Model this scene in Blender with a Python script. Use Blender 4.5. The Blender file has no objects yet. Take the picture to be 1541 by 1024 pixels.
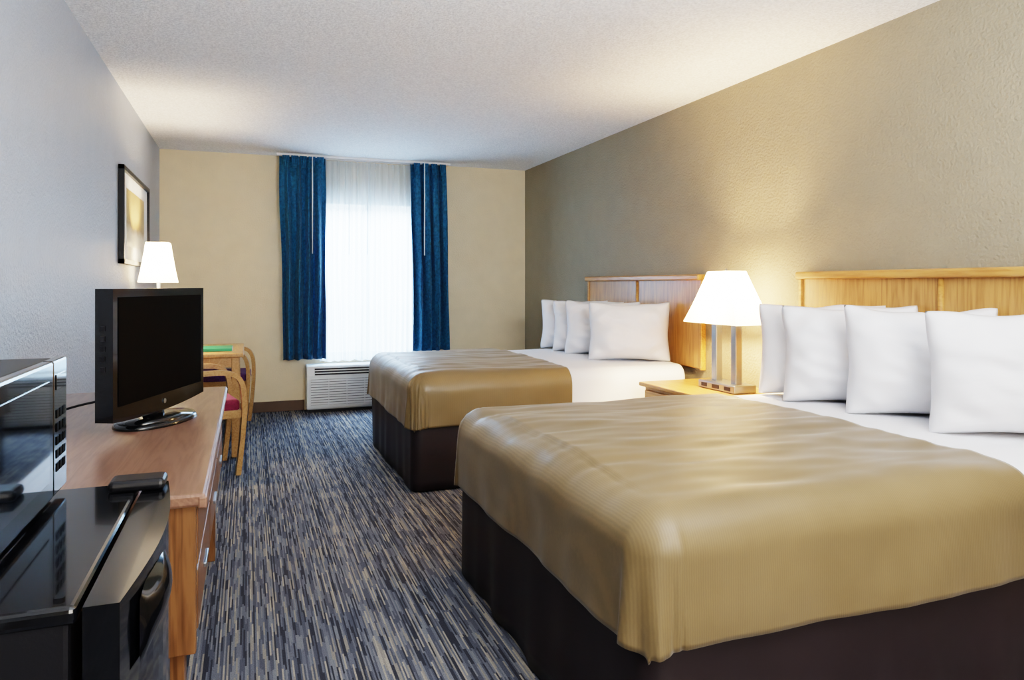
import bpy, bmesh, math, random
from mathutils import Vector, Matrix, noise
random.seed(3)
S = bpy.context.scene
COL = S.collection
# ------------------------------------------------------------------ materials
def newmat(name):
    m = bpy.data.materials.new(name); m.use_nodes = True
    nt = m.node_tree; nt.nodes.clear()
    out = nt.nodes.new('ShaderNodeOutputMaterial')
    return m, nt, out
def N(nt, t, **kw):
    n = nt.nodes.new(t)
    for k, v in kw.items():
        if k in n.inputs: n.inputs[k].default_value = v
        else: setattr(n, k, v)
    return n
def c4(c): return (c[0], c[1], c[2], 1)
def plain(name, col, rough=.6, metal=0, var=.06, nscale=8, bump=0, bscale=200, spec=.5, coat=0, sheen=0, emis=None, estr=0, bdist=.01):
    m, nt, out = newmat(name)
    p = N(nt, 'ShaderNodeBsdfPrincipled'); L = nt.links.new
    p.inputs['Roughness'].default_value = rough
    p.inputs['Metallic'].default_value = metal
    p.inputs['Specular IOR Level'].default_value = spec
    p.inputs['Coat Weight'].default_value = coat
    p.inputs['Sheen Weight'].default_value = sheen
    tc = N(nt, 'ShaderNodeTexCoord')
    no = N(nt, 'ShaderNodeTexNoise', Scale=nscale, Detail=4.0)
    L(tc.outputs['Object'], no.inputs['Vector'])
    r = N(nt, 'ShaderNodeValToRGB')
    r.color_ramp.elements[0].position = .3; r.color_ramp.elements[1].position = .7
    r.color_ramp.elements[0].color = c4([x*(1-var) for x in col])
    r.color_ramp.elements[1].color = c4([min(1, x*(1+var)) for x in col])
    L(no.outputs['Fac'], r.inputs['Fac']); L(r.outputs['Color'], p.inputs['Base Color'])
    if emis:
        p.inputs['Emission Color'].default_value = c4(emis); p.inputs['Emission Strength'].default_value = estr
    if bump:
        n2 = N(nt, 'ShaderNodeTexNoise', Scale=bscale, Detail=3.0)
        L(tc.outputs['Object'], n2.inputs['Vector'])
        b = N(nt, 'ShaderNodeBump', Strength=bump, Distance=bdist)
        L(n2.outputs['Fac'], b.inputs['Height']); L(b.outputs['Normal'], p.inputs['Normal'])
    L(p.outputs[0], out.inputs['Surface'])
    return m
def wood(name, ca, cb, axis='Y', rough=.35, scale=1.0, coat=.2):
    m, nt, out = newmat(name); L = nt.links.new
    p = N(nt, 'ShaderNodeBsdfPrincipled', Roughness=rough)
    p.inputs['Coat Weight'].default_value = coat; p.inputs['Coat Roughness'].default_value = .25
    tc = N(nt, 'ShaderNodeTexCoord'); mp = N(nt, 'ShaderNodeMapping')
    sc = {'X': (1.2, 14, 14), 'Y': (14, 1.2, 14), 'Z': (14, 14, 1.2)}[axis]
    mp.inputs['Scale'].default_value = [s*scale for s in sc]
    L(tc.outputs['Object'], mp.inputs['Vector'])
    n1 = N(nt, 'ShaderNodeTexNoise', Scale=1.0, Detail=3.0, Distortion=.6)
    n2 = N(nt, 'ShaderNodeTexNoise', Scale=9.0, Detail=5.0)
    L(mp.outputs[0], n1.inputs['Vector']); L(mp.outputs[0], n2.inputs['Vector'])
    mt = N(nt, 'ShaderNodeMath', operation='MULTIPLY'); mt.inputs[1].default_value = 7.0
    L(n1.outputs['Fac'], mt.inputs[0])
    fr = N(nt, 'ShaderNodeMath', operation='PINGPONG'); fr.inputs[1].default_value = .5
    L(mt.outputs[0], fr.inputs[0])
    ad = N(nt, 'ShaderNodeMath', operation='ADD'); L(fr.outputs[0], ad.inputs[0]); L(n2.outputs['Fac'], ad.inputs[1])
    r = N(nt, 'ShaderNodeValToRGB')
    r.color_ramp.elements[0].position = .35; r.color_ramp.elements[1].position = .95
    r.color_ramp.elements[0].color = c4(cb); r.color_ramp.elements[1].color = c4(ca)
    L(ad.outputs[0], r.inputs['Fac']); L(r.outputs[0], p.inputs['Base Color'])
    b = N(nt, 'ShaderNodeBump', Strength=.08, Distance=.003); L(n2.outputs['Fac'], b.inputs['Height']); L(b.outputs[0], p.inputs['Normal'])
    L(p.outputs[0], out.inputs['Surface'])
    return m
def carpet():
    m, nt, out = newmat('carpet'); L = nt.links.new
    p = N(nt, 'ShaderNodeBsdfPrincipled', Roughness=.95); p.inputs['Specular IOR Level'].default_value = .1
    tc = N(nt, 'ShaderNodeTexCoord'); sp = N(nt, 'ShaderNodeSeparateXYZ'); L(tc.outputs['Object'], sp.inputs[0])
    # narrow yarn columns, each with its own random run of colour segments along the room
    sx = N(nt, 'ShaderNodeMath', operation='MULTIPLY'); sx.inputs[1].default_value = 185.0; L(sp.outputs['X'], sx.inputs[0])
    fx = N(nt, 'ShaderNodeMath', operation='FLOOR'); L(sx.outputs[0], fx.inputs[0])
    wn = N(nt, 'ShaderNodeTexWhiteNoise', noise_dimensions='1D'); L(fx.outputs[0], wn.inputs['W'])
    sy = N(nt, 'ShaderNodeMath', operation='MULTIPLY'); sy.inputs[1].default_value = 10.0; L(sp.outputs['Y'], sy.inputs[0])
    mz = N(nt, 'ShaderNodeMath', operation='MULTIPLY'); mz.inputs[1].default_value = 97.0; L(wn.outputs['Value'], mz.inputs[0])
    ay = N(nt, 'ShaderNodeMath', operation='ADD'); L(sy.outputs[0], ay.inputs[0]); L(mz.outputs[0], ay.inputs[1])
    fy = N(nt, 'ShaderNodeMath', operation='FLOOR'); L(ay.outputs[0], fy.inputs[0])
    cb = N(nt, 'ShaderNodeCombineXYZ'); L(fx.outputs[0], cb.inputs[0]); L(fy.outputs[0], cb.inputs[1])
    w2 = N(nt, 'ShaderNodeTexWhiteNoise', noise_dimensions='2D'); L(cb.outputs[0], w2.inputs['Vector'])
    m1 = N(nt, 'ShaderNodeMath', operation='MULTIPLY'); m1.inputs[1].default_value = .5; L(wn.outputs['Value'], m1.inputs[0])
    m2 = N(nt, 'ShaderNodeMath', operation='MULTIPLY_ADD'); m2.inputs[1].default_value = .5; L(w2.outputs['Value'], m2.inputs[0]); L(m1.outputs[0], m2.inputs[2])
    r = N(nt, 'ShaderNodeValToRGB'); e = r.color_ramp.elements; r.color_ramp.interpolation = 'CONSTANT'
    e[0].position = 0; e[0].color = (.045, .048, .063, 1)
    e[1].position = .78; e[1].color = (.37, .335, .285, 1)
    for pos, c in ((.30, (.093, .101, .130, 1)), (.45, (.142, .154, .190, 1)), (.56, (.20, .207, .235, 1)), (.67, (.275, .255, .225, 1))):
        x = e.new(pos); x.color = c
    L(m2.outputs[0], r.inputs['Fac'])
    n2 = N(nt, 'ShaderNodeTexNoise', Scale=260.0, Detail=2.0); L(tc.outputs['Object'], n2.inputs['Vector'])
    mx = N(nt, 'ShaderNodeMix', data_type='RGBA', blend_type='MULTIPLY'); mx.inputs[0].default_value = .7
    r2 = N(nt, 'ShaderNodeValToRGB'); r2.color_ramp.elements[0].position = .3; r2.color_ramp.elements[0].color = (.45, .45, .45, 1)
    r2.color_ramp.elements[1].position = .65; r2.color_ramp.elements[1].color = (1, 1, 1, 1)
    L(n2.outputs['Fac'], r2.inputs[0]); L(r.outputs[0], mx.inputs[6]); L(r2.outputs[0], mx.inputs[7])
    L(mx.outputs[2], p.inputs['Base Color'])
    b = N(nt, 'ShaderNodeBump', Strength=.4, Distance=.006); L(n2.outputs['Fac'], b.inputs['Height']); L(b.outputs[0], p.inputs['Normal'])
    L(p.outputs[0], out.inputs['Surface'])
    return m
def sheer_mat():
    m, nt, out = newmat('sheer_fabric'); L = nt.links.new
    tr = N(nt, 'ShaderNodeBsdfTransparent'); tl = N(nt, 'ShaderNodeBsdfTranslucent'); df = N(nt, 'ShaderNodeBsdfDiffuse')
    tl.inputs['Color'].default_value = (.86, .93, 1, 1); df.inputs['Color'].default_value = (.85, .88, .92, 1)
    a = N(nt, 'ShaderNodeMixShader'); a.inputs[0].default_value = .25
    L(tl.outputs[0], a.inputs[1]); L(df.outputs[0], a.inputs[2])
    b = N(nt, 'ShaderNodeMixShader')
    tc = N(nt, 'ShaderNodeTexCoord'); mp = N(nt, 'ShaderNodeMapping'); mp.inputs['Scale'].default_value = (45, 45, 1.2)
    no = N(nt, 'ShaderNodeTexNoise', Scale=1.0); L(tc.outputs['Object'], mp.inputs[0]); L(mp.outputs[0], no.inputs['Vector'])
    mr = N(nt, 'ShaderNodeMapRange'); mr.inputs['To Min'].default_value = .55; mr.inputs['To Max'].default_value = .98
    L(no.outputs['Fac'], mr.inputs['Value']); L(mr.outputs[0], b.inputs[0])
    L(tr.outputs[0], b.inputs[1]); L(a.outputs[0], b.inputs[2]); L(b.outputs[0], out.inputs['Surface'])
    return m
def cloth_translucent(name, col, fac=.3, mott=.25, emis=0, ecol=(1, .9, .75)):
    m, nt, out = newmat(name); L = nt.links.new
    tc = N(nt, 'ShaderNodeTexCoord'); no = N(nt, 'ShaderNodeTexNoise', Scale=38.0, Detail=4.0, Roughness=.7)
    L(tc.outputs['Object'], no.inputs['Vector'])
    r = N(nt, 'ShaderNodeValToRGB'); r.color_ramp.elements[0].position = .35; r.color_ramp.elements[1].position = .65
    r.color_ramp.elements[0].color = c4([x*(1-mott) for x in col]); r.color_ramp.elements[1].color = c4([min(1, x*(1+mott)) for x in col])
    L(no.outputs['Fac'], r.inputs[0])
    d = N(nt, 'ShaderNodeBsdfPrincipled', Roughness=.7); d.inputs['Specular IOR Level'].default_value = .3
    d.inputs['Sheen Weight'].default_value = .1
    t = N(nt, 'ShaderNodeBsdfTranslucent'); mx = N(nt, 'ShaderNodeMixShader'); mx.inputs[0].default_value = fac
    if emis:
        d.inputs['Emission Color'].default_value = c4(ecol); d.inputs['Emission Strength'].default_value = emis
    L(r.outputs[0], d.inputs['Base Color']); L(r.outputs[0], t.inputs['Color'])
    L(d.outputs[0], mx.inputs[1]); L(t.outputs[0], mx.inputs[2]); L(mx.outputs[0], out.inputs['Surface'])
    return m
def coverlet_mat():
    m, nt, out = newmat('gold_coverlet_fabric'); L = nt.links.new
    p = N(nt, 'ShaderNodeBsdfPrincipled', Roughness=.42); p.inputs['Sheen Weight'].default_value = .2
    p.inputs['Sheen Roughness'].default_value = .35
    p.inputs['Specular IOR Level'].default_value = .5
    tc = N(nt, 'ShaderNodeTexCoord')
    w = N(nt, 'ShaderNodeTexWave', wave_type='BANDS', bands_direction='X', Scale=50.0, Distortion=1.8, Detail=2.0)
    w.inputs['Detail Scale'].default_value = 1.5
    L(tc.outputs['Object'], w.inputs['Vector'])
    no = N(nt, 'ShaderNodeTexNoise', Scale=4.0, Detail=3.0); L(tc.outputs['Object'], no.inputs['Vector'])
    r = N(nt, 'ShaderNodeValToRGB'); r.color_ramp.elements[0].position = .3; r.color_ramp.elements[1].position = .7
    r.color_ramp.elements[0].color = (.165, .112, .050, 1); r.color_ramp.elements[1].color = (.195, .135, .064, 1)
    L(no.outputs['Fac'], r.inputs[0])
    r2 = N(nt, 'ShaderNodeValToRGB'); r2.color_ramp.elements[0].color = (.84, .84, .84, 1); r2.color_ramp.elements[1].color = (1, 1, 1, 1)
    L(w.outputs['Fac'], r2.inputs[0])
    mx = N(nt, 'ShaderNodeMix', data_type='RGBA', blend_type='MULTIPLY'); mx.inputs[0].default_value = 1
    L(r.outputs[0], mx.inputs[6]); L(r2.outputs[0], mx.inputs[7]); L(mx.outputs[2], p.inputs['Base Color'])
    b = N(nt, 'ShaderNodeBump', Strength=.1, Distance=.001); L(w.outputs['Fac'], b.inputs['Height']); L(b.outputs[0], p.inputs['Normal'])
    L(p.outputs[0], out.inputs['Surface'])
    return m
M = {}
M['wall_cream'] = plain('cream_wall_paint', (.69, .58, .40), .7, var=.03, bump=.35, bscale=90)
M['wall_left'] = plain('wall_paint_cool_light', (.40, .435, .49), .42, var=.03, bump=.7, bscale=75)  # bluish cast of the light put into this wall's paint colour
M['wall_taupe'] = plain('taupe_wall_paint', (.26, .218, .15), .65, var=.04, bump=.6, bscale=75)
M['ceiling'] = plain('popcorn_ceiling', (.87, .87, .88), .9, var=.15, nscale=85, bump=.9, bscale=85)
M['carpet'] = carpet()
M['base'] = plain('brown_baseboard', (.09, .05, .03), .5)
M['sheet'] = plain('white_cotton', (.80, .80, .83), .8, var=.01, bump=.05, bscale=60)
M['cover'] = coverlet_mat()
M['skirt'] = plain('dark_brown_skirt', (.017, .0098, .0105), .48, var=.15, nscale=3)
M['oak'] = wood('honey_oak', (.47, .24, .075), (.29, .13, .036), 'Z', scale=.8)
M['oakY'] = wood('honey_oak_rail', (.50, .25, .07), (.35, .145, .035), 'Y')
M['oakdark'] = wood('oak_dresser_side', (.20, .092, .036), (.10, .040, .014), 'Z')
M['drestop'] = wood('dresser_top_laminate', (.27, .15, .10), (.18, .09, .06), 'Y', rough=.3, coat=.4)
M['maple'] = wood('maple', (.42, .24, .095), (.30, .155, .05), 'Y')
M['curtain'] = cloth_translucent('teal_curtain_fabric', (.014, .125, .26), .3, .35)
M['sheer'] = sheer_mat()
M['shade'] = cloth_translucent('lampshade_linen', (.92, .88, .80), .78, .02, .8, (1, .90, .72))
M['steel'] = plain('brushed_steel', (.36, .39, .43), .3, 1.0)
M['blackgloss'] = plain('gloss_black_plastic', (.003, .0035, .005), .1, coat=.3, spec=.45)
M['blackmat'] = plain('black_textured_plastic', (.006, .006, .008), .38, bump=.08, bscale=300, bdist=.002, spec=.35)
M['screen'] = plain('tv_screen', (.0008, .0008, .0008), .45, spec=.03)
M['glass_dark'] = plain('microwave_glass', (.006, .009, .014), .06, coat=.5, spec=.5)
M['white'] = plain('white_plastic', (.68, .71, .72), .45)
M['whiteframe'] = plain('white_window_frame', (.7, .72, .74), .4)
M['dark'] = plain('dark_gap', (.03, .03, .034), .8)
M['red'] = plain('burgundy_upholstery', (.17, .012, .045), .85, var=.3, nscale=60)
M['purple'] = plain('plum_upholstery', (.09, .03, .12), .85, var=.3, nscale=60)
M['green'] = plain('green_folder', (.01, .20, .10), .4)
M['mat'] = plain('picture_mat', (.75, .75, .72), .7)
def art():
    m, nt, out = newmat('landscape_print'); L = nt.links.new
    p = N(nt, 'ShaderNodeBsdfPrincipled', Roughness=.3)
    tc = N(nt, 'ShaderNodeTexCoord'); sp = N(nt, 'ShaderNodeSeparateXYZ'); L(tc.outputs['Object'], sp.inputs[0])
    no = N(nt, 'ShaderNodeTexNoise', Scale=6.0, Detail=5.0); L(tc.outputs['Object'], no.inputs['Vector'])
    mr = N(nt, 'ShaderNodeMapRange'); mr.inputs['From Min'].default_value = 1.4; mr.inputs['From Max'].default_value = 1.87
    L(sp.outputs['Z'], mr.inputs['Value'])
    ad = N(nt, 'ShaderNodeMath', operation='MULTIPLY_ADD'); ad.inputs[1].default_value = .3; L(no.outputs['Fac'], ad.inputs[0]); L(mr.outputs[0], ad.inputs[2])
    r = N(nt, 'ShaderNodeValToRGB'); e = r.color_ramp.elements
    e[0].position = .1; e[0].color = (.62, .62, .6, 1); e[1].position = 1.0; e[1].color = (.42, .30, .12, 1)
    for q, c in ((.45, (.70, .66, .56, 1)), (.58, (.26, .17, .06, 1)), (.70, (.48, .36, .15, 1))):
        x = e.new(q); x.color = c
    L(ad.outputs[0], r.inputs[0]); L(r.outputs[0], p.inputs['Base Color']); L(p.outputs[0], out.inputs[0])
    return m
M['art'] = art()
# ------------------------------------------------------------------ helpers
def root(name, loc=(0, 0, 0), rotz=0):
    e = bpy.data.objects.new(name, None); e.empty_display_size = .1
    e.location = loc; e.rotation_euler = (0, 0, rotz); COL.objects.link(e)
    return e
def mw(e): return Matrix.Translation(e.location) @ Matrix.Rotation(e.rotation_euler[2], 4, 'Z')
def finish(bm, name, mat, parent=None, smooth=False, local=False):
    bmesh.ops.recalc_face_normals(bm, faces=bm.faces)
    me = bpy.data.meshes.new(name); bm.to_mesh(me); bm.free()
    mats = mat if isinstance(mat, (list, tuple)) else [mat]
    for k in mats: me.materials.append(M[k])
    if smooth:
        for p in me.polygons: p.use_smooth = True
    o = bpy.data.objects.new(name, me); COL.objects.link(o)
    if parent:
        o.parent = parent
        if not local: o.matrix_parent_inverse = mw(parent).inverted()
    return o
def addbox(bm, x0, x1, y0, y1, z0, z1, bev=0, seg=2, mi=0, rot=None):
    b = bmesh.new(); bmesh.ops.create_cube(b, size=1)
    for v in b.verts:
        v.co = Vector(((x0+x1)/2+v.co.x*(x1-x0), (y0+y1)/2+v.co.y*(y1-y0), (z0+z1)/2+v.co.z*(z1-z0)))
    if bev: bmesh.ops.bevel(b, geom=b.edges[:], offset=bev, segments=seg, affect='EDGES', profile=.5)
    if rot: 
        for v in b.verts: v.co = rot @ v.co
    for f in b.faces: f.material_index = mi
    me = bpy.data.meshes.new('t'); b.to_mesh(me); b.free(); bm.from_mesh(me); bpy.data.meshes.remove(me)
def box(name, x0, x1, y0, y1, z0, z1, mat, parent=None, bev=.003, local=False, seg=2):
    bm = bmesh.new(); addbox(bm, x0, x1, y0, y1, z0, z1, bev, seg)
    return finish(bm, name, mat, parent, local=local)
def boxes(name, lst, mat, parent=None, bev=.002, local=False):
    bm = bmesh.new()
    for b in lst: addbox(bm, *b, bev=bev)
    return finish(bm, name, mat, parent, local=local)
def addcyl(bm, p0, p1, r0, r1=None, n=20, sx=1, sy=1):
    r1 = r0 if r1 is None else r1
    p0, p1 = Vector(p0), Vector(p1); d = (p1-p0).normalized()
    a = d.orthogonal().normalized(); b = d.cross(a)
    if abs(d.z) > .99: a, b = Vector((1, 0, 0)), Vector((0, 1, 0))
    A = [bm.verts.new(p0+a*math.cos(t)*r0*sx+b*math.sin(t)*r0*sy) for t in [2*math.pi*i/n for i in range(n)]]
    B = [bm.verts.new(p1+a*math.cos(t)*r1*sx+b*math.sin(t)*r1*sy) for t in [2*math.pi*i/n for i in range(n)]]
    for i in range(n): bm.faces.new((A[i], A[(i+1) % n], B[(i+1) % n], B[i]))
    bm.faces.new(A[::-1]); bm.faces.new(B)
def catmull(P, k=6):
    P = [Vector(p) for p in P]; out = []
    Q = [2*P[0]-P[1]]+P+[2*P[-1]-P[-2]]
    for i in range(1, len(Q)-2):
        for j in range(k):
            t = j/k; a, b, c, d = Q[i-1], Q[i], Q[i+1], Q[i+2]
            out.append(.5*((2*b)+(c-a)*t+(2*a-5*b+4*c-d)*t*t+(3*b-a-3*c+d)*t**3))
    out.append(P[-1]); return out
def sweep_xz(bm, pts, y, wy, th, k=6):
    P = catmull([(p[0], 0, p[1]) for p in pts], k); rings = []
    for i, p in enumerate(P):
        t = (P[min(i+1, len(P)-1)]-P[max(i-1, 0)]).normalized(); n = Vector((-t.z, 0, t.x))
        rings.append([bm.verts.new(Vector((p.x, y+sy*wy/2, p.z))+n*sn*th/2) for sy, sn in ((-1, -1), (1, -1), (1, 1), (-1, 1))])
    for a, b in zip(rings, rings[1:]):
        for i in range(4): bm.faces.new((a[i], a[(i+1) % 4], b[(i+1) % 4], b[i]))
    bm.faces.new(rings[0][::-1]); bm.faces.new(rings[-1])
def tube(name, pts, r, mat, parent=None):
    bm = bmesh.new(); P = catmull(pts, 8); n = 10; rings = []
    for i, p in enumerate(P):
        t = (P[min(i+1, len(P)-1)]-P[max(i-1, 0)]).normalized(); a = t.cross(Vector((0.01, 0.02, 1))).normalized(); b = t.cross(a)
        rings.append([bm.verts.new(p+a*math.cos(q)*r+b*math.sin(q)*r) for q in [2*math.pi*j/n for j in range(n)]])
    for a, b in zip(rings, rings[1:]):
        for i in range(n): bm.faces.new((a[i], a[(i+1) % n], b[(i+1) % n], b[i]))
    bm.faces.new(rings[0][::-1]); bm.faces.new(rings[-1])
    return finish(bm, name, mat, parent, True)
def grid(nx, ny, fn):
    bm = bmesh.new(); V = [[bm.verts.new(fn(i/nx, j/ny)) for j in range(ny+1)] for i in range(nx+1)]
    for i in range(nx):
        for j in range(ny): bm.faces.new((V[i][j], V[i+1][j], V[i+1][j+1], V[i][j+1]))
    return bm
def nz(x, y, z=0): return noise.noise(Vector((x, y, z)))
def solid(o, t, off=-1):
    m = o.modifiers.new('solid', 'SOLIDIFY'); m.thickness = t; m.offset = off
# ------------------------------------------------------------------ room shell
XL, XR, YB, YF, H = -.74, 2.81, 7.155, -1.7, 2.44
T = .12
box('floor', XL-T, XR+T, YF-T, YB+T, -.1, 0, 'carpet', bev=0)
box('ceiling', XL-T, XR+T, YF-T, YB+T, H, H+.1, 'ceiling', bev=0)
box('wall_left', XL-T, XL, YF, YB, 0, H, 'wall_left', bev=0)
box('wall_right', XR, XR+T, YF, YB, 0, H, 'wall_taupe', bev=0)
box('wall_front', XL-T, XR+T, YF-T, YF, 0, H, 'wall_cream', bev=0)
WX0, WX1, WZ0, WZ1 = .64, 1.62, .50, 2.06
boxes('wall_back', [(XL-T, WX0, YB, YB+T, 0, H), (WX1, XR+T, YB, YB+T, 0, H), (WX0, WX1, YB, YB+T, 0, WZ0), (WX0, WX1, YB, YB+T, WZ1, H)], 'wall_cream', bev=0)
boxes('baseboard_back', [(XL+.002, .52, YB-.014, YB-.001, 0.001, .10), (1.62, XR-.002, YB-.014, YB-.001, 0.001, .10)], 'base', bev=.003)
box('baseboard_left', XL+.001, XL+.014, YF+.01, YB-.02, 0.001, .10, 'base')
box('baseboard_right', XR-.014, XR-.001, YF+.01, YB-.02, 0.001, .10, 'base')
w = root('window_1', (1.13, YB+.06, 1.28))
boxes('frame', [(WX0, WX0+.05, YB+.03, YB+.09, WZ0, WZ1), (WX1-.05, WX1, YB+.03, YB+.09, WZ0, WZ1),
    (WX0, WX1, YB+.03, YB+.09, WZ0, WZ0+.05), (WX0, WX1, YB+.03, YB+.09, WZ1-.05, WZ1), (1.115, 1.145, YB+.04, YB+.08, WZ0, WZ1)], 'whiteframe', w)
box('sill', WX0-.02, WX1+.02, YB-.02, YB+.03, WZ0-.02, WZ0+.004, 'whiteframe', w)
box('ground_outside', -30, 30, 8, 60, -.6, -.5, 'white', bev=0)
# ------------------------------------------------------------------ curtains
def curtain(name, x0, x1, bx0, bx1, y, z0, z1, folds, amp, mat, seed=0, nx=160, nzv=40, sol=.003, parent=None):
    def f(a, b):
        z = z1+(z0-z1)*b
        k = min(1, b*1.2); X0 = x0+(bx0-x0)*k; X1 = x1+(bx1-x1)*k
        aa = a+.02*nz(a*5, b*2.0, seed)
        x = X0+(X1-X0)*a+.014*nz(a*7, b*2.5, seed+5)
        ph = aa*folds*2*math.pi+1.1*nz(b*1.4, seed, 2)
        am = amp*(.45+.75*min(1, b*2.2+.1))
        yy = y+am*(math.sin(ph)+.3*math.sin(2*ph+seed+3*b))*.8+.016*nz(a*4, b*4, seed+9)
        zz = z+(.012*nz(a*8, seed, 1) if b > .99 else 0)
        return Vector((x, yy, zz))
    o = finish(grid(nx, nzv, f), name, mat, parent, True)
    if sol: solid(o, sol, 0)
    return o
c1 = root('curtain', (.49, 6.98, .51))
curtain('fabric', .285, .70, .315, .705, 6.975, .505, 2.41, 4.5, .05, 'curtain', 1, parent=c1)
c2 = root('curtain', (1.7, 6.98, .55))
curtain('fabric', 1.52, 1.885, 1.555, 1.92, 6.985, .55, 2.41, 4, .048, 'curtain', 4, parent=c2)
def pleats(c, x0, x1, n, xw):
    bm = bmesh.new()
    for i in range(n):
        x = x0+(x1-x0)*(i+.5)/n
        for d in (-.012, 0, .012): addcyl(bm, (x+d, 6.925, 2.30), (x+d*1.8, 6.925, 2.412), .007, .011, 10)
    finish(bm, 'pinch_pleats', 'curtain', c, True)
    bm = bmesh.new(); addcyl(bm, (xw, 6.90, 1.50), (xw, 6.90, 2.41), .005, n=8); finish(bm, 'pull_wand', 'whiteframe', c, True)
pleats(c1, .30, .69, 5, .575); pleats(c2, 1.53, 1.88, 4, 1.645)
sc = root('sheer_curtain', (1.13, 7.08, .47))
curtain('left_panel', .66, 1.15, .66, 1.14, 7.082, .47, 2.41, 8, .02, 'sheer', 7, nx=300, nzv=20, sol=0, parent=sc)
curtain('right_panel', 1.13, 1.60, 1.14, 1.60, 7.09, .47, 2.41, 8, .018, 'sheer', 12, nx=300, nzv=20, sol=0, parent=sc)
bm = bmesh.new()
for x in (.93, 1.11): addcyl(bm, (x, 7.045, 1.50), (x, 7.045, 2.41), .003, n=8)
finish(bm, 'pull_wands', 'whiteframe', sc, True)
r = root('curtain_rod', (1.1, 7.0, 2.42))
boxes('tracks', [(.26, 1.93, 6.97, 6.995, 2.416, 2.4395), (.6, 1.64, 7.07, 7.10, 2.416, 2.4395)], 'whiteframe', r)
# ------------------------------------------------------------------ AC unit
ac = root('air_conditioner', (1.07, 7.03, 0))
AX0, AX1 = .53, 1.60
bm = bmesh.new()
prof = [(7.150, .03), (6.95, .03), (6.935, .05), (6.935, .34), (6.975, .435), (7.150, .445)]
A = [bm.verts.new((AX0, y, z)) for y, z in prof]; B = [bm.verts.new((AX1, y, z)) for y, z in prof]
for i in range(6): bm.faces.new((A[i], A[(i+1) % 6], B[(i+1) % 6], B[i]))
bm.faces.new(A[::-1]); bm.faces.new(B)
bmesh.ops.bevel(bm, geom=bm.edges[:], offset=.006, segments=2, affect='EDGES')
finish(bm, 'housing', 'white', ac)
box('grille_recess', AX0+.03, AX1-.03, 6.930, 6.936, .075, .315, 'dark', ac, 0)
boxes('grille_slats', [(AX0+.03, AX1-.03, 6.922, 6.934, .078+i*.024, .078+i*.024+.019) for i in range(10)], 'white', ac, .001)
boxes('grille_ribs', [(AX0+.03+i*.168-.003, AX0+.03+i*.168+.003, 6.920, 6.934, .075, .315) for i in range(7)], 'white', ac, .001)
R = Matrix.Translation((0, 6.9535, .3875)) @ Matrix.Rotation(math.atan2(.095, .04), 4, 'X')
bm = bmesh.new()
for i in range(3): addbox(bm, AX0+.07, AX1-.35, -.036+i*.026, -.036+i*.026+.014, -.004, .004, rot=R)
finish(bm, 'discharge_vents', 'dark', ac)
box('feet', AX0+.02, AX1-.02, 6.97, 7.14, 0.0, .035, 'dark', ac, .002)
# ------------------------------------------------------------------ beds
def profile(d, r):
    La = math.pi/2*r
    if d < La:
        a = d/r; return r*math.sin(a), -r*(1-math.cos(a)), 0
    return r, -r-(d-La), d-La
def drape(name, x0, y0, y1, xh, ztop, r, drop, mat, parent, seed, wr=.006, fold=.012, nx=120, ny=160, corner=True, thick=.006, xs=None):
    D = math.pi/2*r+(drop-r); cx, c0, c1_ = x0+r, y0+r, y1-r
    X0 = (cx-D) if corner else xs
    def f(a, b):
        x = X0+(xh-X0)*a; y = c0-D+(c1_+D-c0+D)*b
        dx = max(0, cx-x) if corner else 0
        dy = (c0-y) if y < c0 else ((y-c1_) if y > c1_ else 0); sy = -1 if y < c0 else 1
        bx = max(x, cx) if corner else x; by = min(max(y, c0), c1_)
        d = (dx**20+dy**20)**(1/20) if dx > 0 and dy > 0 else max(dx, dy)
        wv = wr*(nz(x*2.2, y*4.5, seed)+.5*nz(x*5, y*11, seed+2)+.35*nz(x*5+y*2, y*19, seed+3))
        if d <= 0:
            mid = math.sin(math.pi*min(1, max(0, (by-c0)/(c1_-c0))))
            return Vector((x, y, ztop+.012*mid+wv))
        h = math.hypot(dx, dy); ux, uy = -dx/h, sy*dy/h
        off, dz, s = profile(d, r)
        k = max(0, s)/drop
        per = (bx*uy+by*ux)
        ang = math.atan2(dy, dx+1e-9) if dx > 0 and dy > 0 else 0
        off += k*(fold*2.0*(nz(per*3.1, seed, 5)+.5*nz(per*8, seed, 8))+.012)
        if ang: off += k*.006*math.sin(ang*2)+k*.012*math.sin(ang*8); dz -= k*.02*math.sin(ang*2)
        bulge = .007*nz(per*5, dz*6, seed+7)
        return Vector((bx+ux*(off+bulge), by+uy*(off+bulge), ztop+dz+wv*max(0, 1-d/(r*1.5))+.006*k*nz(per*4, seed, 1)))
    o = finish(grid(nx, ny, f), name, mat, parent, True)
    solid(o, thick)
    return o
def roundrect_ring(x0, x1, y0, y1, r, n=8):
    P = []
    for cx, cy, a0 in ((x0+r, y0+r, math.pi), (x1-.01, y0+.01, 1.5*math.pi), (x1-.01, y1-.01, 0), (x0+r, y1-r, .5*math.pi)):
        rr = r if cx == x0+r else .01
        for i in range(n+1):
            a = a0+i/n*math.pi/2; P.append(Vector((cx+rr*math.cos(a), cy+rr*math.sin(a), 0)))
    out = []; m = len(P)
    for i in range(m):
        a, b = P[i], P[(i+1) % m]; k = max(1, int((b-a).length/.02))
        for j in range(k): out.append(a.lerp(b, j/k))
    return out
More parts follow.
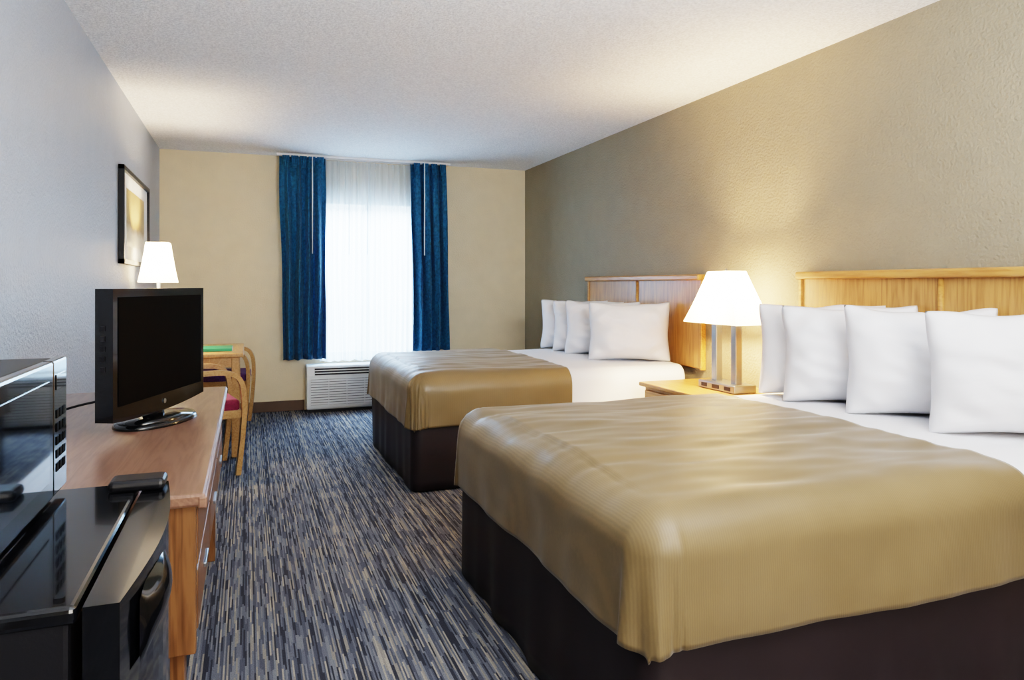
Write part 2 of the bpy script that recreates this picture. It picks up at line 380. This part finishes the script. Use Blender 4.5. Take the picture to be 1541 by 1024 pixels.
def bed(x0, y0, y1, xs, seed):
    b = root('bed', (x0+1, (y0+y1)/2, 0))
    box('box_spring', x0+.03, 2.72, y0+.04, y1-.04, .02, .39, 'skirt', b, .02)
    box('mattress', x0+.03, 2.735, y0+.05, y1-.05, .39, .655, 'sheet', b, .06, seg=4)
    ring = roundrect_ring(x0, 2.74, y0, y1, .06); m = len(ring)
    cx, cy = (x0+2.74)/2, (y0+y1)/2
    bm = bmesh.new(); rows = []
    for j in range(9):
        t = j/8; z = .43+(.008-.43)*t; row = []
        for i, p in enumerate(ring):
            nrm = Vector((p.x-cx, p.y-cy, 0)); nrm = Vector((nrm.x*.6, nrm.y, 0)).normalized()
            nrm = Vector((-1, 0, 0)) if p.x < x0+.01 else (Vector((0, -1, 0)) if p.y < y0+.005 else (Vector((0, 1, 0)) if p.y > y1-.005 else nrm))
            if p.x > 2.7: nrm = Vector((0, 0, 0))
            off = t*(.022*nz(p.x*6, p.y*6, seed)+.007*math.sin(i*.55)*(.5+nz(p.x*2, p.y*2, seed+4)))
            row.append(bm.verts.new((p.x+nrm.x*off, p.y+nrm.y*off, z)))
        rows.append(row)
    for a, c in zip(rows, rows[1:]):
        for i in range(m): bm.faces.new((a[i], a[(i+1) % m], c[(i+1) % m], c[i]))
    o = finish(bm, 'bed_skirt', 'skirt', b, True); solid(o, .004, 1)
    drape('sheet', x0, y0, y1, 2.74, .675, .085, .27, 'sheet', b, seed+20, wr=.006, fold=.006, corner=False, xs=xs-.25, nx=50, thick=.004)
    drape('coverlet', x0-.025, y0-.03, y1+.03, xs, .690, .11, .31, 'cover', b, seed, wr=.012, thick=.006)
    return b
bed(.85, 1.405, 2.92, 2.10, 1.3)
bed(.90, 4.06, 5.55, 1.90, 6.7)
# ------------------------------------------------------------------ headboards
def headboard(y0, y1):
    h = root('headboard', (2.78, (y0+y1)/2, .66)); ym = (y0+y1)/2
    boxes('panels', [(2.785, 2.808, y0+.01, ym-.012, .66, 1.25), (2.785, 2.808, ym+.012, y1-.01, .66, 1.25)], 'oak', h, .002)
    box('backing', 2.79, 2.808, y0+.01, y1-.01, .655, 1.25, 'oakY', h, .002)
    box('top_rail', 2.745, 2.809, y0, y1, 1.238, 1.278, 'oakY', h, .012, seg=4)
    boxes('stiles', [(2.772, 2.808, y0, y0+.022, .65, 1.24), (2.772, 2.808, y1-.022, y1, .65, 1.24)], 'oakY', h, .004)
    bm = bmesh.new(); addcyl(bm, (2.785, ym, .66), (2.785, ym, 1.24), .013, n=14); finish(bm, 'center_moulding', 'oakY', h, True)
headboard(1.39, 3.05); headboard(3.92, 5.58)
# ------------------------------------------------------------------ pillows
def pillow(px, py, yaw, W=.60, Hh=.45, Tk=.27, lean=.12, seed=0, z=.685):
    def side(sg):
        def f(a, b):
            u, v = a*2-1, b*2-1
            x = W/2*u*(1-.10*(1-v*v)+.02*nz(v*2, seed, 1)-.05*(abs(u*v))**6)
            zz = Hh/2*v*(1-.12*(1-u*u)-.05*(abs(u*v))**6)+.016*nz(u*1.7, seed, 4)*(v > 0)*abs(v)
            q = max(0, (1-abs(u)**2.3))*max(0, (1-abs(v)**2.3))
            y = sg*Tk/2*(q**.5)*(1-.24*v)
            y += .020*nz(u*2.0, v*2.0, seed+sg)*q**.5
            y += .018*nz(u*3+v*4+seed, (u-v)*2, seed)*q**.5
            rr = math.exp(-((abs(u)-.8)**2+(abs(v)-.8)**2)*7)
            y += rr*.016*math.sin((u*math.copysign(1, v*u)+v)*11+seed)*(q**.4)
            return Vector((x, y, zz))
        return f
    bm = grid(40, 34, side(-1)); b2 = grid(40, 34, side(1))
    me = bpy.data.meshes.new('t'); b2.to_mesh(me); b2.free(); bm.from_mesh(me); bpy.data.meshes.remove(me)
    bmesh.ops.remove_doubles(bm, verts=bm.verts, dist=.0015)
    o = finish(bm, 'pillow', 'sheet', None, True)
    o.matrix_world = Matrix.Translation((px, py, z+Hh/2*math.cos(lean)-.015)) @ Matrix.Rotation(yaw, 4, 'Z') @ Matrix.Rotation(-lean, 4, 'X')
    return o
def prow(lst, seed, Hh, W):
    for i, (px, py, yaw, ln) in enumerate(lst): pillow(px, py, math.radians(yaw), lean=ln, seed=seed+i*3.1, Hh=Hh, W=W)
prow([(2.55, 2.66, -44, .08), (2.51, 2.45, -38, .12), (2.52, 2.10, -38, .12), (2.51, 1.72, -34, .14)], 1, .46, .58)
prow([(2.54, 5.36, -38, .06), (2.53, 5.08, -36, .10), (2.51, 4.80, -34, .10), (2.50, 4.38, -30, .14)], 20, .425, .59)
# ------------------------------------------------------------------ nightstand
n = root('nightstand', (2.53, 3.48, 0))
box('top', 2.27, 2.79, 3.10, 3.86, .585, .61, 'oakY', n, .006)
box('carcase', 2.30, 2.785, 3.13, 3.83, .06, .586, 'oak', n, .003)
boxes('drawer_fronts', [(2.283, 2.301, 3.15, 3.81, .40, .565), (2.283, 2.301, 3.15, 3.81, .10, .38)], 'oakY', n, .004)
boxes('plinth', [(2.32, 2.77, 3.15, 3.81, 0, .062)], 'oakdark', n)
boxes('pulls', [(2.262, 2.284, 3.42, 3.54, .478, .492), (2.262, 2.284, 3.42, 3.54, .30, .314)], 'steel', n)
# ------------------------------------------------------------------ lamps
def shade_mesh(cx, cy, z0, z1, bx, by, tx, ty, parent, name='shade'):
    bm = bmesh.new()
    def ringp(hx, hy, z): return [bm.verts.new((cx+sx*hx, cy+sy*hy, z)) for sx, sy in ((-1, -1), (1, -1), (1, 1), (-1, 1))]
    rings = []
    for k in range(7):
        t = k/6
        rings.append(ringp((bx+(tx-bx)*t)*(1-.03*math.sin(math.pi*t)), (by+(ty-by)*t)*(1-.03*math.sin(math.pi*t)), z0+(z1-z0)*t))
    for a, b in zip(rings, rings[1:]):
        for i in range(4): bm.faces.new((a[i], a[(i+1) % 4], b[(i+1) % 4], b[i]))
    o = finish(bm, name, 'shade', parent); return o
def plight(name, loc, e, col, r=.03, parent=None):
    l = bpy.data.lights.new(name, 'POINT'); l.energy = e; l.color = col; l.shadow_soft_size = r
    o = bpy.data.objects.new(name, l); COL.objects.link(o); o.location = loc
    if parent: o.parent = parent; o.matrix_parent_inverse = mw(parent).inverted()
    return o
LX, LY, LZ = 2.56, 3.38, .61
tl = root('table_lamp', (LX, LY, LZ))
box('base', LX-.075, LX+.075, LY-.165, LY+.165, LZ, LZ+.045, 'steel', tl, .006)
boxes('outlets', [(LX-.079, LX-.07, LY-.13, LY-.08, LZ+.012, LZ+.034), (LX-.079, LX-.07, LY-.03, LY+.03, LZ+.012, LZ+.034), (LX-.079, LX-.07, LY+.08, LY+.13, LZ+.012, LZ+.034)], 'dark', tl, .001)
boxes('posts', [(LX-.022, LX+.022, LY-.11, LY-.066, LZ+.04, LZ+.42), (LX-.022, LX+.022, LY+.066, LY+.11, LZ+.04, LZ+.42)], 'steel', tl, .004)
box('crossbar', LX-.02, LX+.02, LY-.105, LY+.105, LZ+.41, LZ+.435, 'steel', tl, .004)
shade_mesh(LX, LY, .99, 1.285, .125, .245, .06, .095, tl)
bm = bmesh.new(); addcyl(bm, (LX, LY, LZ+.43), (LX, LY, LZ+.50), .016); addcyl(bm, (LX, LY, 1.27), (LX, LY, 1.30), .006)
addcyl(bm, (LX, LY, LZ+.50), (LX, LY, LZ+.67), .004, n=8)
finish(bm, 'socket_and_finial', 'steel', tl, True)
boxes('harp', [(LX-.06, LX+.06, LY-.004, LY+.004, 1.272, 1.277)], 'steel', tl, 0)
plight('bulb', (LX, LY, 1.14), 110, (1, .67, .33), .055, tl)
DX, DY, DZ = -.575, 5.5, .731
dl = root('table_lamp', (DX, DY, DZ))
bm = bmesh.new(); addcyl(bm, (DX, DY, DZ), (DX, DY, DZ+.02), .085, .08); addcyl(bm, (DX, DY, DZ+.02), (DX, DY, 1.34), .012)
addcyl(bm, (DX, DY, DZ+.02), (DX, DY, DZ+.06), .04, .015); finish(bm, 'stand', 'steel', dl, True)
shade_mesh(DX, DY, 1.225, 1.50, .115, .135, .07, .085, dl)
boxes('harp', [(DX-.07, DX+.07, DY-.004, DY+.004, 1.488, 1.493)], 'steel', dl, 0)
plight('bulb', (DX, DY, 1.38), 52, (1, .74, .44), .045, dl)
# ------------------------------------------------------------------ desk + folder
d = root('desk', (-.37, 5.8, 0))
box('top', -.73, -.02, 5.33, 6.26, .70, .73, 'maple', d, .008)
boxes('apron', [(-.70, -.06, 5.36, 5.38, .63, .70), (-.70, -.06, 6.21, 6.23, .63, .70), (-.08, -.06, 5.36, 6.23, .63, .70), (-.70, -.68, 5.36, 6.23, .63, .70)], 'maple', d)
boxes('legs', [(x, x+.05, y, y+.05, 0, .70) for x in (-.71, -.10) for y in (5.35, 6.19)], 'maple', d, .004)
f = root('green_folder', (-.3, 5.7, .731))
box('cover', -.42, -.10, 5.50, 5.78, .731, .752, 'green', f, .003)
box('pages', -.415, -.098, 5.505, 5.775, .735, .748, 'mat', f, .001)
# ------------------------------------------------------------------ armchairs
def armchair(loc, rz, fab):
    a = root('armchair', loc, rz)
    bm = bmesh.new()
    for y in (-.225, .225):
        sweep_xz(bm, [(.235, 0), (.262, .25), (.272, .45), (.255, .585), (.19, .645), (.05, .655), (-.12, .635), (-.26, .60)], y, .045, .03)
        sweep_xz(bm, [(-.29, 0), (-.225, .28), (-.215, .45), (-.25, .66), (-.30, .90)], y, .035, .028)
    for x, z in ((.25, .36), (-.215, .36)): addbox(bm, x-.012, x+.012, -.225, .225, z, z+.05, .003)
    for y in (-.215, .215): addbox(bm, -.22, .25, y-.01, y+.01, .36, .41, .003)
    addbox(bm, -.275, -.255, -.22, .22, .73, .77, .004)
    finish(bm, 'bentwood_frame', 'maple', a, local=True)
    box('seat', -.22, .255, -.20, .20, .39, .475, fab, a, .025, True, 4)
    bm = bmesh.new(); R = Matrix.Translation((-.255, 0, .72)) @ Matrix.Rotation(math.radians(-13), 4, 'Y')
    addbox(bm, -.022, .028, -.205, .205, -.17, .19, .02, 4, rot=R); finish(bm, 'backrest', fab, a, local=True)
    return a
armchair((-.33, 5.03, 0), math.radians(12), 'red')
armchair((-.235, 6.56, 0), math.radians(-6), 'purple')
# ------------------------------------------------------------------ dresser
d = root('dresser', (-.41, 2.6, 0))
box('top', -.735, -.085, 1.70, 3.47, .722, .75, 'drestop', d, .006)
box('edge_band', -.10, -.082, 1.698, 3.472, .718, .744, 'drestop', d, .004)
box('carcase', -.73, -.125, 1.73, 3.44, .42, .722, 'oakdark', d, .003)
boxes('end_panels', [(-.732, -.105, 1.712, 1.745, .395, .722), (-.732, -.105, 3.425, 3.458, .395, .722)], 'oakdark', d, .003)
boxes('drawer_fronts', [(-.128, -.103, 1.755+i*.558, 1.755+i*.558+.545, z0, z1) for i in range(3) for z0, z1 in ((.43, .565), (.575, .71))], 'oakdark', d, .004)
boxes('pulls', [(-.104, -.096, 1.97+i*.558, 2.08+i*.558, z, z+.012) for i in range(3) for z in (.49, .64)], 'steel', d, .002)
boxes('legs', [(x, x+.07, y, y+.06, 0, .422) for x in (-.71, -.20) for y in (1.74, 3.37)], 'oakdark', d, .003)
boxes('stretcher', [(-.70, -.15, 1.755, 1.775, .18, .24), (-.70, -.15, 3.39, 3.41, .18, .24)], 'oakdark', d, .003)
# ------------------------------------------------------------------ television
phi = math.radians(70.3)
tv = root('television', (-.285, 2.67, .7515), phi)
bm = bmesh.new()
W2 = .315
outl = []
nb = 16
for i in range(nb+1):
    u = -1+2*i/nb; outl.append((u*W2, .05-.014*(1-u*u)))
outl += [(W2, .445), (-W2, .445)]
F = [bm.verts.new((x, -.025, z)) for x, z in outl]; Bk = [bm.verts.new((x*.985, .03, z)) for x, z in outl]; k = len(outl)
bm.faces.new(F); bm.faces.new(Bk[::-1])
for i in range(k): bm.faces.new((F[i], Bk[i], Bk[(i+1) % k], F[(i+1) % k]))
bmesh.ops.bevel(bm, geom=[e for e in bm.edges if e.calc_face_angle(0) > .6], offset=.009, segments=3, affect='EDGES')
finish(bm, 'bezel', 'blackgloss', tv, local=True)
box('back_bulge', -.22, .22, .025, .075, .10, .40, 'blackmat', tv, .02, True, 3)
box('screen', -W2+.028, W2-.028, -.0275, -.024, .093, .42, 'screen', tv, .0005, True)
bm = bmesh.new(); addcyl(bm, (0, .01, .01), (0, .01, .07), .045, .035, 24, 1.3, .6); addcyl(bm, (0, 0, .0), (0, 0, .012), .19, .18, 48, 1, .58); 
addcyl(bm, (0, 0, .012), (0, 0, .02), .17, .08, 48, 1, .58)
finish(bm, 'stand', 'blackgloss', tv, True, True)
boxes('side_buttons', [(-W2-.002, -W2+.003, .0, .012, .2+i*.03, .215+i*.03) for i in range(5)], 'blackmat', tv, .001, True)
bm = bmesh.new(); addcyl(bm, (0, -.027, .066), (0, -.029, .066), .008); finish(bm, 'badge', 'steel', tv, local=True)
tube('power_cord', [(-.36, 2.76, .83), (-.55, 2.72, .80), (-.68, 2.45, .765), (-.71, 2.1, .76), (-.725, 1.85, .83), (-.726, 1.62, .93), (-.726, 1.55, .97)], .004, 'blackmat')
# ------------------------------------------------------------------ mini fridge
fr = root('mini_fridge', (-.42, 1.18, 0))
box('cabinet', -.70, -.185, .915, 1.445, .02, .838, 'blackmat', fr, .006)
box('top_panel', -.70, -.178, .912, 1.448, .828, .85, 'blackgloss', fr, .007, seg=3)
bm = bmesh.new(); nq = 14
pts = [(-.172, .912)]+[(-.135+.022*math.sin(math.pi*i/nq), .912+.536*i/nq) for i in range(nq+1)]+[(-.172, 1.448)]
A = [bm.verts.new((x, y, .05)) for x, y in pts]; B = [bm.verts.new((x, y, .848)) for x, y in pts]; k = len(pts)
bm.faces.new(A[::-1]); bm.faces.new(B)
for i in range(k): bm.faces.new((A[i], A[(i+1) % k], B[(i+1) % k], B[i]))
bmesh.ops.bevel(bm, geom=[e for e in bm.edges if e.calc_face_angle(0) > .5], offset=.008, segments=3, affect='EDGES')
finish(bm, 'door', 'blackgloss', fr)
box('hinge_cover', -.225, -.135, 1.385, 1.447, .848, .868, 'blackmat', fr, .009, seg=3)
bm = bmesh.new(); 
for (hx, hy) in ((-.20, .94), (-.30, .94)): addcyl(bm, (hx, hy, .849), (hx, hy, .853), .006)
finish(bm, 'screw_caps', 'blackgloss', fr)
bm = grid(24, 12, lambda a, b: Vector((-.122+.024*math.sin(math.pi*a)**.6*max(0, math.sin(math.pi*b))**.7, .97+.24*a, .74+.085*b+.006*math.sin(math.pi*a))))
finish(bm, 'handle', 'blackgloss', fr, True)
boxes('feet', [(x, x+.04, y, y+.04, 0, .025) for x in (-.68, -.24) for y in (.93, 1.39)], 'blackmat', fr)
# ------------------------------------------------------------------ microwave
mwv = root('microwave', (-.48, 1.2, .85))
box('casing', -.66, -.31, .985, 1.435, .865, 1.082, 'blackmat', mwv, .008)
box('door', -.313, -.293, .985, 1.340, .862, 1.084, 'blackgloss', mwv, .005)
box('door_glass', -.2935, -.2915, 1.01, 1.31, .895, 1.055, 'glass_dark', mwv, .0006)
box('control_panel', -.313, -.294, 1.344, 1.435, .862, 1.084, 'blackgloss', mwv, .004)
boxes('buttons', [(-.295, -.2928, 1.36+i*.022, 1.376+i*.022, .90+j*.022, .914+j*.022) for i in range(3) for j in range(5)], 'screen', mwv, .0005)
box('display', -.295, -.2925, 1.358, 1.422, 1.035, 1.06, 'glass_dark', mwv, .0005)
boxes('feet', [(x, x+.03, y, y+.03, .8505, .867) for x in (-.64, -.36) for y in (1.0, 1.38)], 'blackmat', mwv)
# ------------------------------------------------------------------ picture
p = root('framed_picture', (-.73, 5.52, 1.65))
Y0, Y1, Z0, Z1 = 4.93, 6.16, 1.34, 1.95
boxes('frame', [(-.738, -.705, Y0, Y0+.03, Z0, Z1), (-.738, -.705, Y1-.03, Y1, Z0, Z1), (-.738, -.705, Y0, Y1, Z0, Z0+.03), (-.738, -.705, Y0, Y1, Z1-.03, Z1)], 'blackmat', p, .002)
box('mat_board', -.737, -.722, Y0+.02, Y1-.02, Z0+.02, Z1-.02, 'mat', p, 0)
box('print', -.7225, -.7205, Y0+.20, Y1-.20, Z0+.12, Z1-.12, 'art', p, 0)
# ------------------------------------------------------------------ lights
def area(name, loc, rot, sx, sy, e, col, portal=False):
    l = bpy.data.lights.new(name, 'AREA'); l.shape = 'RECTANGLE'; l.size = sx; l.size_y = sy; l.energy = e; l.color = col
    o = bpy.data.objects.new(name, l); COL.objects.link(o); o.location = loc; o.rotation_euler = rot
    if portal: l.cycles.is_portal = True
    return o
area('window_portal', (1.13, YB+.10, 1.28), (math.radians(-90), 0, 0), .96, 1.54, 1, (1, 1, 1), True)
dvec = Vector((1.0, 4.0, .8))-Vector((1.2, 9.0, 3.6))
area('daylight_sky', (1.2, 9.0, 3.6), dvec.to_track_quat('-Z', 'Y').to_euler(), 3.0, 1.6, 1300, (.48, .72, 1))
dv = Vector((1.2, 4.5, 1.5))-Vector((.9, -1.3, 1.7))
area('front_fill', (.9, -1.3, 1.7), dv.to_track_quat('-Z', 'Y').to_euler(), 1.6, 1.2, 48, (1, .94, .86))  # added soft fill behind the camera, not a fixture of the room
area('ceiling_fill', (1.2, .2, 1.75), (math.radians(180-30), 0, 0), 1.2, 1.2, 82, (.88, .94, 1))  # unseen fill added to brighten the ceiling, aimed up at it
wd = bpy.data.worlds.new('World'); S.world = wd; wd.use_nodes = True
bg = wd.node_tree.nodes['Background']; bg.inputs[0].default_value = (.60, .81, 1, 1); bg.inputs[1].default_value = 4.2
# ------------------------------------------------------------------ camera
cd = bpy.data.cameras.new('camera'); cam = bpy.data.objects.new('camera', cd); COL.objects.link(cam)
cam.location = (0, 0, 1.208); cam.rotation_euler = (math.radians(90), 0, math.radians(-20.4))
cd.sensor_width = 36; cd.lens = 36*1073/1541; cd.shift_y = -83/1541; cd.clip_start = .02
S.camera = cam
S.view_settings.view_transform = 'Filmic'
try: S.view_settings.look = 'High Contrast'
except Exception: pass
S.view_settings.exposure = .75
